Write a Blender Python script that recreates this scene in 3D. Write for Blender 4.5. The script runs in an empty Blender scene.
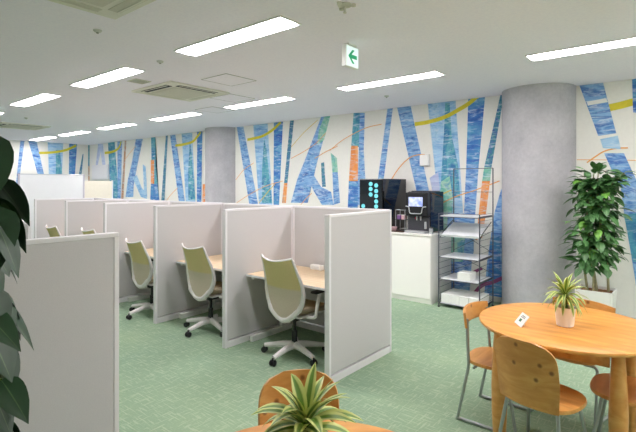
import bpy, bmesh, math, random
from mathutils import Vector, Matrix
R = random.Random(7)
PI = math.pi
C = bpy.context.scene.collection
SC = bpy.context.scene

# ------------------------------------------------------------------ materials
def srgb(r, g, b):
    def f(c):
        c /= 255.0
        return c / 12.92 if c <= .04045 else ((c + .055) / 1.055) ** 2.4
    return (f(r), f(g), f(b), 1)

class NT:
    def __init__(s, name):
        s.m = bpy.data.materials.new(name); s.m.use_nodes = True
        s.n = s.m.node_tree.nodes; s.l = s.m.node_tree.links
        s.b = s.n['Principled BSDF']
    def add(s, t, **kw):
        n = s.n.new(t)
        for k, v in kw.items():
            if k in n.inputs: n.inputs[k].default_value = v
            else: setattr(n, k, v)
        return n
    def link(s, a, ao, b, bi): s.l.new(a.outputs[ao], b.inputs[bi])
    def coords(s, scale=(1, 1, 1), kind='Object', rot=(0, 0, 0)):
        t = s.add('ShaderNodeTexCoord'); mp = s.add('ShaderNodeMapping')
        mp.inputs['Scale'].default_value = scale; mp.inputs['Rotation'].default_value = rot
        s.link(t, kind, mp, 'Vector'); return mp
    def noise(s, mp, scale, detail=3, rough=.5, dist=0):
        n = s.add('ShaderNodeTexNoise'); n.inputs['Scale'].default_value = scale
        n.inputs['Detail'].default_value = detail; n.inputs['Roughness'].default_value = rough
        n.inputs['Distortion'].default_value = dist
        s.link(mp, 'Vector', n, 'Vector'); return n
    def ramp(s, src, out, stops, interp='LINEAR'):
        r = s.add('ShaderNodeValToRGB'); r.color_ramp.interpolation = interp
        e = r.color_ramp.elements
        while len(e) < len(stops): e.new(.5)
        for i, (p, c) in enumerate(stops): e[i].position = p; e[i].color = c
        s.link(src, out, r, 'Fac'); return r
    def mix(s, f, fo, a, b, mode='MIX'):
        m = s.add('ShaderNodeMix', data_type='RGBA', blend_type=mode)
        if fo is None: m.inputs[0].default_value = f
        else: s.l.new(f.outputs[fo], m.inputs[0])
        for i, v in ((6, a), (7, b)):
            if isinstance(v[0], (int, float)): m.inputs[i].default_value = v
            else: s.l.new(v[0].outputs[v[1]], m.inputs[i])
        return m
    def bump(s, src, out, strength=.2, dist=.01):
        b = s.add('ShaderNodeBump'); b.inputs['Strength'].default_value = strength; b.inputs['Distance'].default_value = dist
        s.link(src, out, b, 'Height'); s.link(b, 'Normal', s.b, 'Normal')
    def base(s, n, out): s.link(n, out, s.b, 'Base Color')
    def set(s, rough=.5, metal=0, spec=.5):
        s.b.inputs['Roughness'].default_value = rough; s.b.inputs['Metallic'].default_value = metal
        s.b.inputs['Specular IOR Level'].default_value = spec

def speckle(name, col, rough=.5, metal=0, spec=.5, amt=.06, scale=60, bump=0):
    t = NT(name); t.set(rough, metal, spec)
    n = t.noise(t.coords(), scale, 3, .6)
    lo = tuple(c * (1 - amt) for c in col[:3]) + (1,); hi = tuple(min(1, c * (1 + amt)) for c in col[:3]) + (1,)
    r = t.ramp(n, 'Fac', [(.3, lo), (.7, hi)]); t.base(r, 'Color')
    if bump: t.bump(n, 'Fac', bump, .003)
    return t.m

def emit(name, col, strength, base=(.8, .8, .8, 1)):
    t = NT(name); t.b.inputs['Base Color'].default_value = base
    t.b.inputs['Emission Color'].default_value = col; t.b.inputs['Emission Strength'].default_value = strength
    return t.m

M = {}
M['ceiling'] = speckle('ceiling_board', srgb(248, 241, 255), .95, 0, .1, .03, 45, .15)
M['white_wall'] = speckle('white_wall_paper', srgb(240, 238, 233), .8, 0, .2, .02, 30)
M['column'] = None
M['panel_fabric'] = speckle('partition_fabric', srgb(205, 203, 205), .95, 0, .1, .04, 220, .1)
M['panel_trim'] = speckle('partition_trim', srgb(234, 232, 236), .5, 0, .35, .01, 20)
M['white_board'] = speckle('whiteboard_face', srgb(243, 243, 247), .25, 0, .5, .01, 10)
M['lilac_edge'] = speckle('lilac_edge', srgb(196, 190, 205), .5, 0, .4, .02, 20)
M['cream'] = speckle('cream_board', srgb(240, 232, 216), .7, 0, .3, .02, 20)
M['white_metal'] = speckle('white_metal', srgb(236, 236, 234), .4, 0, .5, .015, 30)
M['chair_frame'] = speckle('chair_frame', srgb(240, 235, 236), .4, 0, .5, .015, 30)
M['black_plastic'] = speckle('black_plastic', srgb(28, 28, 32), .35, 0, .5, .1, 50)
M['gloss_black'] = speckle('gloss_black', srgb(14, 15, 20), .07, 0, .6, .1, 8)
M['dark_grey'] = speckle('dark_grey', srgb(62, 62, 68), .4, 0, .5, .06, 40)
M['seat_cloth'] = speckle('seat_cloth', srgb(158, 145, 122), .95, 0, .1, .12, 160, .2)
M['wire'] = speckle('dark_wire', srgb(92, 94, 106), .35, .5, .5, .05, 40)
M['chrome'] = speckle('steel_tube', srgb(176, 180, 184), .28, .85, .5, .04, 30)
M['silver'] = speckle('silver', srgb(205, 207, 212), .3, .6, .5, .03, 30)
M['paper'] = speckle('white_paper', srgb(246, 246, 244), .7, 0, .3, .015, 40)
M['shelf_white'] = speckle('shelf_white', srgb(230, 232, 236), .35, 0, .5, .015, 30)
M['plinth'] = speckle('plinth_grey', srgb(205, 203, 198), .6, 0, .3, .03, 30)
M['cabinet'] = speckle('cabinet_white', srgb(252, 250, 246), .4, 0, .4, .005, 10)
M['seam'] = speckle('seam_grey', srgb(150, 148, 142), .7, 0, .2, .03, 30)
M['ac_panel'] = speckle('ac_panel', srgb(226, 222, 212), .55, 0, .3, .02, 30)
M['ac_grille'] = speckle('ac_grille', srgb(208, 204, 192), .7, 0, .2, .05, 120)
M['ac_slot'] = speckle('ac_slot', srgb(62, 58, 62), .7, 0, .2, .05, 40)
M['soil'] = speckle('soil', srgb(128, 92, 62), .95, 0, .1, .35, 60, .6)
M['pot'] = speckle('white_pot', srgb(252, 250, 252), .35, 0, .5, .01, 20)
M['planter'] = speckle('planter_white', srgb(240, 239, 235), .45, 0, .4, .012, 20)
M['coir'] = speckle('coir_pole', srgb(86, 82, 78), .95, 0, .1, .4, 70, .8)
M['stem'] = speckle('plant_stem', srgb(150, 146, 110), .7, 0, .3, .15, 40)
M['green_stem'] = speckle('green_stem', srgb(96, 120, 52), .6, 0, .3, .15, 40)
M['exit_green'] = emit('exit_green', srgb(12, 168, 112), .22, (.02, .3, .14, 1))
M['exit_white'] = emit('exit_white', srgb(225, 255, 246), .38, (.5, .55, .53, 1))
M['lamp'] = emit('lamp_diffuser', (1, .947, .962, 1), 15)
M['button_glow'] = emit('button_glow', srgb(110, 215, 228), .42, (.1, .3, .35, 1))
M['screen'] = None
M['red'] = speckle('red_badge', srgb(190, 30, 50), .4)
M['pink'] = speckle('pink_cup', srgb(214, 172, 178), .5)
M['purple'] = speckle('purple_packet', srgb(140, 96, 160), .5)
M['brown_tray'] = speckle('brown_tray', srgb(72, 48, 40), .5)
M['ink'] = speckle('grey_ink', srgb(120, 124, 126), .7)
M['card_green'] = speckle('card_green', srgb(70, 120, 90), .7)
M['dark_screen'] = speckle('dark_screen', srgb(30, 36, 42), .15)

t = NT('column_paper'); t.set(.75, 0, .2)
mp = t.coords(); n = t.noise(mp, 3.2, 5, .6); n2 = t.noise(mp, 26, 4, .7)
r = t.ramp(n, 'Fac', [(.3, srgb(183, 181, 188)), (.7, srgb(203, 200, 205))])
r2 = t.ramp(n2, 'Fac', [(.3, (.86, .86, .86, 1)), (.7, (1.0, 1.0, 1.0, 1))])
x = t.mix(1, None, (r, 'Color'), (r2, 'Color'), 'MULTIPLY'); t.base(x, 2); M['column'] = t.m

# carpet: green ground with short pale dashes running both ways
t = NT('green_carpet'); t.set(.95, 0, .1)
big = t.noise(t.coords(), .9, 3, .6)
g = t.ramp(big, 'Fac', [(.3, srgb(140, 166, 144)), (.7, srgb(158, 180, 150))])
fine = t.noise(t.coords(), 85, 3, .7)
fr = t.ramp(fine, 'Fac', [(.25, (.8, .84, .82, 1)), (.75, (1, 1, 1, 1))])
x1 = t.mix(1, None, (g, 'Color'), (fr, 'Color'), 'MULTIPLY')
d1 = t.noise(t.coords((8, 74, 1)), 1, 2, .5); d2 = t.noise(t.coords((74, 8, 1)), 1, 2, .5)
f1 = t.ramp(d1, 'Fac', [(.56, (0, 0, 0, 1)), (.64, (1, 1, 1, 1))])
f2 = t.ramp(d2, 'Fac', [(.57, (0, 0, 0, 1)), (.65, (1, 1, 1, 1))])
mx = t.mix(1, None, (f1, 'Color'), (f2, 'Color'), 'LIGHTEN')
sc = t.add('ShaderNodeMath', operation='MULTIPLY'); sc.inputs[1].default_value = .3
t.link(mx, 2, sc, 0)
x2 = t.mix(sc, 0, (x1, 2), srgb(204, 216, 188)); t.base(x2, 2)
t.bump(fine, 'Fac', .3, .004); M['carpet'] = t.m

def wood(name, dark, mid, light, knots=False, scale=1.0, rough=.32, rot=(0, 0, 0)):
    t = NT(name); t.set(rough, 0, .5)
    mp = t.coords((1.6 * scale, 7 * scale, 7 * scale), 'Object', rot)
    n = t.noise(mp, 2.2, 4, .55, 1.2)
    w = t.add('ShaderNodeTexWave', wave_type='BANDS', bands_direction='Y')
    w.inputs['Scale'].default_value = .55; w.inputs['Distortion'].default_value = 5; w.inputs['Detail'].default_value = 3
    t.link(mp, 'Vector', w, 'Vector')
    r = t.ramp(n, 'Fac', [(.25, dark), (.5, mid), (.75, light)])
    rw = t.ramp(w, 'Fac', [(0, (.88, .84, .8, 1)), (1, (1, 1, 1, 1))])
    x = t.mix(1, None, (r, 'Color'), (rw, 'Color'), 'MULTIPLY')
    if knots:
        mk = t.coords(knots[0], 'Object', knots[1]); v = t.add('ShaderNodeTexVoronoi', voronoi_dimensions='2D'); v.inputs['Scale'].default_value = 1.0
        t.link(mk, 'Vector', v, 'Vector')
        k = t.ramp(v, 'Distance', [(.04, (.8, .8, .8, 1)), (.10, (0, 0, 0, 1))])
        x = t.mix(k, 'Color', (x, 2), srgb(112, 58, 22))
    t.base(x, 2); return t.m
M['table_wood'] = wood('table_wood', srgb(216, 146, 64), srgb(230, 162, 78), srgb(242, 182, 98), rough=.36)
M['leg_wood'] = wood('leg_wood', srgb(208, 144, 70), srgb(222, 162, 88), srgb(232, 180, 108), rot=(0, PI / 2, 0))
M['knot_wood'] = wood('chair_wood', srgb(206, 140, 66), srgb(220, 158, 84), srgb(232, 178, 104), ((6.6, 1, 6.2), (PI / 2, 0, 0)))
M['apron_wood'] = wood('apron_wood', srgb(206, 140, 66), srgb(220, 158, 84), srgb(232, 178, 104), ((1, 8, 11), (0, PI / 2, 0)))
M['seat_wood'] = wood('seat_wood', srgb(214, 148, 72), srgb(228, 166, 90), srgb(240, 186, 112))
M['desk_wood'] = wood('desk_wood', srgb(226, 200, 164), srgb(234, 210, 176), srgb(240, 218, 188), False, 1.4, .45)

# painted mural strokes
def stroke(name, cols, sx=2.0, sz=7.0, scale=1.0):
    t = NT(name); t.set(.75, 0, .2)
    mp = t.coords((sx, sx, sz)); n = t.noise(mp, scale, 5, .62, .9)
    k = len(cols); r = t.ramp(n, 'Fac', [(.30 + .40 * i / (k - 1), c) for i, c in enumerate(cols)])
    n2 = t.noise(t.coords((3, 3, 16)), 1.6, 4, .65, 1.0)
    r2 = t.ramp(n2, 'Fac', [(.52, (0, 0, 0, 1)), (.66, (.72, .72, .72, 1))])
    x = t.mix(r2, 'Color', (r, 'Color'), srgb(214, 228, 244))
    n3 = t.noise(t.coords((7, 7, 5)), 1.3, 3, .6, .8)
    r3 = t.ramp(n3, 'Fac', [(.57, (0, 0, 0, 1)), (.72, (.36, .36, .36, 1))])
    x = t.mix(r3, 'Color', (x, 2), srgb(72, 150, 186)); t.base(x, 2); return t.m
M['blue'] = stroke('mural_blue', [srgb(58, 92, 174), srgb(100, 148, 212), srgb(150, 192, 232), srgb(78, 120, 196), srgb(192, 218, 242)])
M['navy'] = stroke('mural_navy', [srgb(54, 82, 166), srgb(72, 122, 200), srgb(92, 154, 206), srgb(128, 186, 220)])
M['light'] = stroke('mural_lightblue', [srgb(104, 154, 212), srgb(146, 190, 230), srgb(178, 214, 240), srgb(118, 170, 220)])
M['teal'] = stroke('mural_teal', [srgb(62, 116, 176), srgb(76, 146, 184), srgb(110, 182, 196), srgb(66, 124, 178)], 6, 3)
M['green'] = stroke('mural_green', [srgb(70, 160, 170), srgb(130, 200, 180), srgb(176, 214, 196), srgb(90, 160, 190)], 4, 4)
M['lav'] = stroke('mural_lavender', [srgb(170, 180, 220), srgb(196, 206, 236), srgb(214, 222, 240)])
M['speck'] = stroke('mural_speckled', [srgb(60, 80, 140), srgb(90, 130, 180), srgb(60, 140, 150), srgb(170, 190, 215)], 22, 22)
M['orange'] = stroke('mural_orange', [srgb(230, 134, 70), srgb(240, 160, 96), srgb(246, 190, 134)], 8, 2)
M['brown'] = stroke('mural_brown', [srgb(190, 140, 110), srgb(206, 160, 126), srgb(150, 150, 150)], 8, 3)
M['white'] = M['white_wall']
M['yellow'] = speckle('mural_yellow', srgb(222, 208, 70), .75, 0, .2, .08, 12)
M['gold'] = speckle('mural_gold', srgb(224, 196, 90), .75, 0, .2, .08, 12)
M['line'] = speckle('mural_orange_line', srgb(236, 172, 104), .75, 0, .2, .05, 12)
M['maroon'] = speckle('mural_maroon', srgb(150, 84, 130), .75, 0, .2, .12, 12)

# chair back mesh: olive lumbar band in the upper half of the fabric
t = NT('chair_back_mesh'); t.set(.9, 0, .15)
tc = t.add('ShaderNodeTexCoord'); sp = t.add('ShaderNodeSeparateXYZ'); t.link(tc, 'Object', sp, 'Vector')
rr = t.ramp(sp, 'Z', [(.66, srgb(228, 212, 196)), (.68, srgb(232, 212, 160))])
n = t.noise(t.coords((1, 1, 1)), 180, 2, .5); r2 = t.ramp(n, 'Fac', [(.3, (.88, .88, .88, 1)), (.7, (1, 1, 1, 1))])
x = t.mix(1, None, (rr, 'Color'), (r2, 'Color'), 'MULTIPLY'); t.base(x, 2); M['back_mesh'] = t.m

def leafmat(name, mid, edge, rough=.35, var=.25, veins=False):
    t = NT(name); t.set(rough, 0, .5)
    u = t.add('ShaderNodeUVMap'); sp = t.add('ShaderNodeSeparateXYZ'); t.link(u, 'UV', sp, 'Vector')
    a = t.add('ShaderNodeMath', operation='SUBTRACT'); a.inputs[1].default_value = .5; t.link(sp, 'X', a, 0)
    b = t.add('ShaderNodeMath', operation='ABSOLUTE'); t.link(a, 0, b, 0)
    r = t.ramp(b, 0, [(.0, edge if veins else mid), (.03, mid), (.16, mid), (.27, edge if not veins else mid), (.5, edge if not veins else mid)])
    n = t.noise(t.coords(), 9, 3, .6); k = t.ramp(n, 'Fac', [(.3, (1 - var, 1 - var, 1 - var, 1)), (.7, (1, 1, 1, 1))])
    x = t.mix(1, None, (r, 'Color'), (k, 'Color'), 'MULTIPLY'); t.base(x, 2); return t.m
M['leaf_dracaena'] = leafmat('dracaena_leaf', srgb(112, 150, 58), srgb(218, 224, 134), .42, .15)
M['leaf_dark'] = leafmat('dark_leaf', srgb(38, 72, 42), srgb(88, 120, 74), .36, .35, True)
M['leaf_ficus'] = leafmat('ficus_leaf', srgb(84, 134, 76), srgb(150, 184, 124), .4, .4, True)
M['leaf_bright'] = leafmat('young_leaf', srgb(116, 172, 74), srgb(150, 190, 110), .35, .2, True)

t = NT('machine_screen'); t.set(.2)
n = t.noise(t.coords(), 14, 2, .5); r = t.ramp(n, 'Fac', [(.35, srgb(120, 140, 214)), (.65, srgb(206, 214, 250))], 'LINEAR')
t.base(r, 'Color'); t.link(r, 'Color', t.b, 'Emission Color'); t.b.inputs['Emission Strength'].default_value = .26; M['screen'] = t.m

# ------------------------------------------------------------------ mesh helpers
def box(bm, c, s, bev=0.0, seg=2, rot=None):
    g = bmesh.ops.create_cube(bm, size=1.0)['verts']
    for v in g: v.co = Vector((v.co.x * s[0], v.co.y * s[1], v.co.z * s[2]))
    if bev > 0:
        ed = list({e for v in g for e in v.link_edges})
        o = bmesh.ops.bevel(bm, geom=ed, offset=bev, segments=seg, affect='EDGES', profile=.5)
        g = list({v for f in o['faces'] for v in f.verts} | {v for v in g if v.is_valid})
    for v in g:
        if rot is not None: v.co = rot @ v.co
        v.co += Vector(c)
    return g

def tube(bm, pts, rad, n=8, closed=False, cap=True):
    pts = [Vector(p) for p in pts]; N = len(pts)
    if not isinstance(rad, (list, tuple)): rad = [rad] * N
    rings = []; prev = None
    for i, p in enumerate(pts):
        if closed: d = pts[(i + 1) % N] - pts[i - 1]
        else: d = pts[min(i + 1, N - 1)] - pts[max(i - 1, 0)]
        d = d.normalized() if d.length > 1e-9 else Vector((0, 0, 1))
        if prev is None:
            a = Vector((0, 0, 1)) if abs(d.z) < .9 else Vector((1, 0, 0))
            prev = d.cross(a).normalized()
        prev = (prev - d * prev.dot(d)).normalized(); q = d.cross(prev)
        rings.append([bm.verts.new(p + (prev * math.cos(2 * PI * k / n) + q * math.sin(2 * PI * k / n)) * rad[i]) for k in range(n)])
    for i in range(N if closed else N - 1):
        a, b = rings[i], rings[(i + 1) % N]
        for k in range(n): bm.faces.new((a[k], a[(k + 1) % n], b[(k + 1) % n], b[k]))
    if cap and not closed:
        bm.faces.new(rings[0][::-1]); bm.faces.new(rings[-1])

def rounded(pts, r=.03, k=4):
    """polyline with its inner corners rounded"""
    pts = [Vector(p) for p in pts]; out = [pts[0]]
    for i in range(1, len(pts) - 1):
        a, b, c = pts[i - 1], pts[i], pts[i + 1]
        d1 = (a - b); d2 = (c - b); rr = min(r, d1.length * .45, d2.length * .45)
        p, q = b + d1.normalized() * rr, b + d2.normalized() * rr
        for j in range(k + 1):
            u = j / k; out.append(p * (1 - u) ** 2 + b * 2 * u * (1 - u) + q * u * u)
    return out + [pts[-1]]

def lathe(bm, prof, n=32, c=(0, 0, 0), cap=True):
    rings = []
    for r, z in prof: rings.append([bm.verts.new((c[0] + r * math.cos(2 * PI * k / n), c[1] + r * math.sin(2 * PI * k / n), c[2] + z)) for k in range(n)])
    for a, b in zip(rings, rings[1:]):
        for k in range(n): bm.faces.new((a[k], a[(k + 1) % n], b[(k + 1) % n], b[k]))
    if cap: bm.faces.new(rings[0][::-1]); bm.faces.new(rings[-1])

def prism(bm, outline, depth, frame):
    """outline (u, v) extruded by depth; frame maps (u, v, w) to space"""
    a = [bm.verts.new(frame(u, v, 0)) for u, v in outline]; b = [bm.verts.new(frame(u, v, depth)) for u, v in outline]
    n = len(a); bm.faces.new(a[::-1]); bm.faces.new(b)
    for i in range(n): bm.faces.new((a[i], a[(i + 1) % n], b[(i + 1) % n], b[i]))

def sheet(bm, grid, th):
    """grid of points rows x cols -> thickened closed shell"""
    r, c = len(grid), len(grid[0]); nor = []
    for i in range(r):
        row = []
        for j in range(c):
            a = grid[min(i + 1, r - 1)][j] - grid[max(i - 1, 0)][j]; b = grid[i][min(j + 1, c - 1)] - grid[i][max(j - 1, 0)]
            nn = a.cross(b); row.append(nn.normalized() if nn.length > 1e-12 else Vector((0, 0, 1)))
        nor.append(row)
    A = [[bm.verts.new(grid[i][j] + nor[i][j] * th / 2) for j in range(c)] for i in range(r)]
    B = [[bm.verts.new(grid[i][j] - nor[i][j] * th / 2) for j in range(c)] for i in range(r)]
    for i in range(r - 1):
        for j in range(c - 1):
            bm.faces.new((A[i][j], A[i + 1][j], A[i + 1][j + 1], A[i][j + 1]))
            bm.faces.new((B[i][j], B[i][j + 1], B[i + 1][j + 1], B[i + 1][j]))
    for i in range(r - 1):
        for j in (0, c - 1): bm.faces.new((A[i][j], A[i + 1][j], B[i + 1][j], B[i][j]))
    for j in range(c - 1):
        for i in (0, r - 1): bm.faces.new((A[i][j], A[i][j + 1], B[i][j + 1], B[i][j]))

def obj(name, bm, mat, parent=None, smooth=False, loc=(0, 0, 0), label=None):
    bmesh.ops.recalc_face_normals(bm, faces=bm.faces[:])
    me = bpy.data.meshes.new(name); bm.to_mesh(me); bm.free()
    for m in (mat if isinstance(mat, list) else [mat]): me.materials.append(m)
    if smooth:
        for p in me.polygons: p.use_smooth = True
        if smooth != 'all':
            try: me.set_sharp_from_angle(angle=math.radians(38))
            except Exception: pass
    o = bpy.data.objects.new(name, me); C.objects.link(o); o.location = loc
    if parent: o.parent = parent
    if label: o['label'] = label
    return o

def tag(o, label, cat, group=None):
    o['label'] = label; o['category'] = cat
    if group: o['group'] = group
    return o

def thing(name, label, cat, loc=(0, 0, 0), rz=0, group=None):
    o = bpy.data.objects.new(name, None); C.objects.link(o); o.empty_display_size = .1
    o.location = loc; o.rotation_euler = (0, 0, rz)
    return tag(o, label, cat, group)

def dup(root, loc, rz=0, label=None, group=None):
    r = root.copy(); C.objects.link(r); r.location = loc; r.rotation_euler = (0, 0, rz)
    if label: r['label'] = label
    if group: r['group'] = group
    for ch in list(root.children):
        c = ch.copy(); C.objects.link(c); c.parent = r
        for g in list(ch.children):
            d = g.copy(); C.objects.link(d); d.parent = c
    return r

def struct(name, bm, mat, parent=None, smooth=False, label=None):
    o = obj(name, bm, mat, parent, smooth)
    o['kind'] = 'structure'
    if label: o['label'] = label
    return o

def B(*a, **k):
    bm = bmesh.new(); box(bm, *a, **k); return bm

# ------------------------------------------------------------------ the room
CZ, YW, XL, XR, YF = 2.85, 6.45, -14.55, 4.6, -3.4
struct('floor', B(((XL + XR) / 2, (YW + YF) / 2, -.05), (XR - XL + .4, YW - YF + .4, .1)), M['carpet'])
struct('ceiling', B(((XL + XR) / 2, (YW + YF) / 2, CZ + .06), (XR - XL + .4, YW - YF + .4, .12)), M['ceiling'])
wall_back = struct('wall_back', B(((XL + XR) / 2, YW + .06, CZ / 2), (XR - XL + .4, .12, CZ)), M['white_wall'])
wall_left = struct('wall_left', B((XL - .06, (YW + YF) / 2, CZ / 2), (.12, YW - YF, CZ)), M['white_wall'])
struct('wall_right', B((XR + .06, (YW + YF) / 2, CZ / 2), (.12, YW - YF, CZ)), M['white_wall'])
struct('wall_front', B(((XL + XR) / 2, YF - .06, CZ / 2), (XR - XL + .4, .12, CZ)), M['white_wall'])
struct('baseboard_back', B(((XL + XR) / 2, YW - .006, .035), (XR - XL, .012, .07), bev=.003), M['plinth'])
struct('baseboard_left', B((XL + .006, (YW + YF) / 2, .035), (.012, YW - YF - .05, .07), bev=.003), M['plinth'])
for (x, y, r) in ((-1.583, 6.42, .437), (-8.06, 6.53, .44)):
    bm = bmesh.new(); lathe(bm, [(r, 0), (r, CZ)], 72, (x, y, 0))
    col = struct('column', bm, M['column'], smooth=True, label='grey round column set into the mural wall')
    bm = bmesh.new(); lathe(bm, [(r + .008, 0), (r + .008, .065), (r + .002, .07)], 72, (x, y, 0))
    obj('column_base', bm, M['plinth'], col, True)

def catmull(p, k=6):
    p = [Vector((a, b)) for a, b in p]; q = [p[0] * 2 - p[1]] + p + [p[-1] * 2 - p[-2]]; out = []
    for i in range(1, len(q) - 2):
        a, b, c, d = q[i - 1:i + 3]
        for j in range(k):
            t = j / k; out.append(.5 * ((2 * b) + (c - a) * t + (2 * a - 5 * b + 4 * c - d) * t * t + (3 * b - a - 3 * c + d) * t ** 3))
    return out + [p[-1]]

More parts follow.
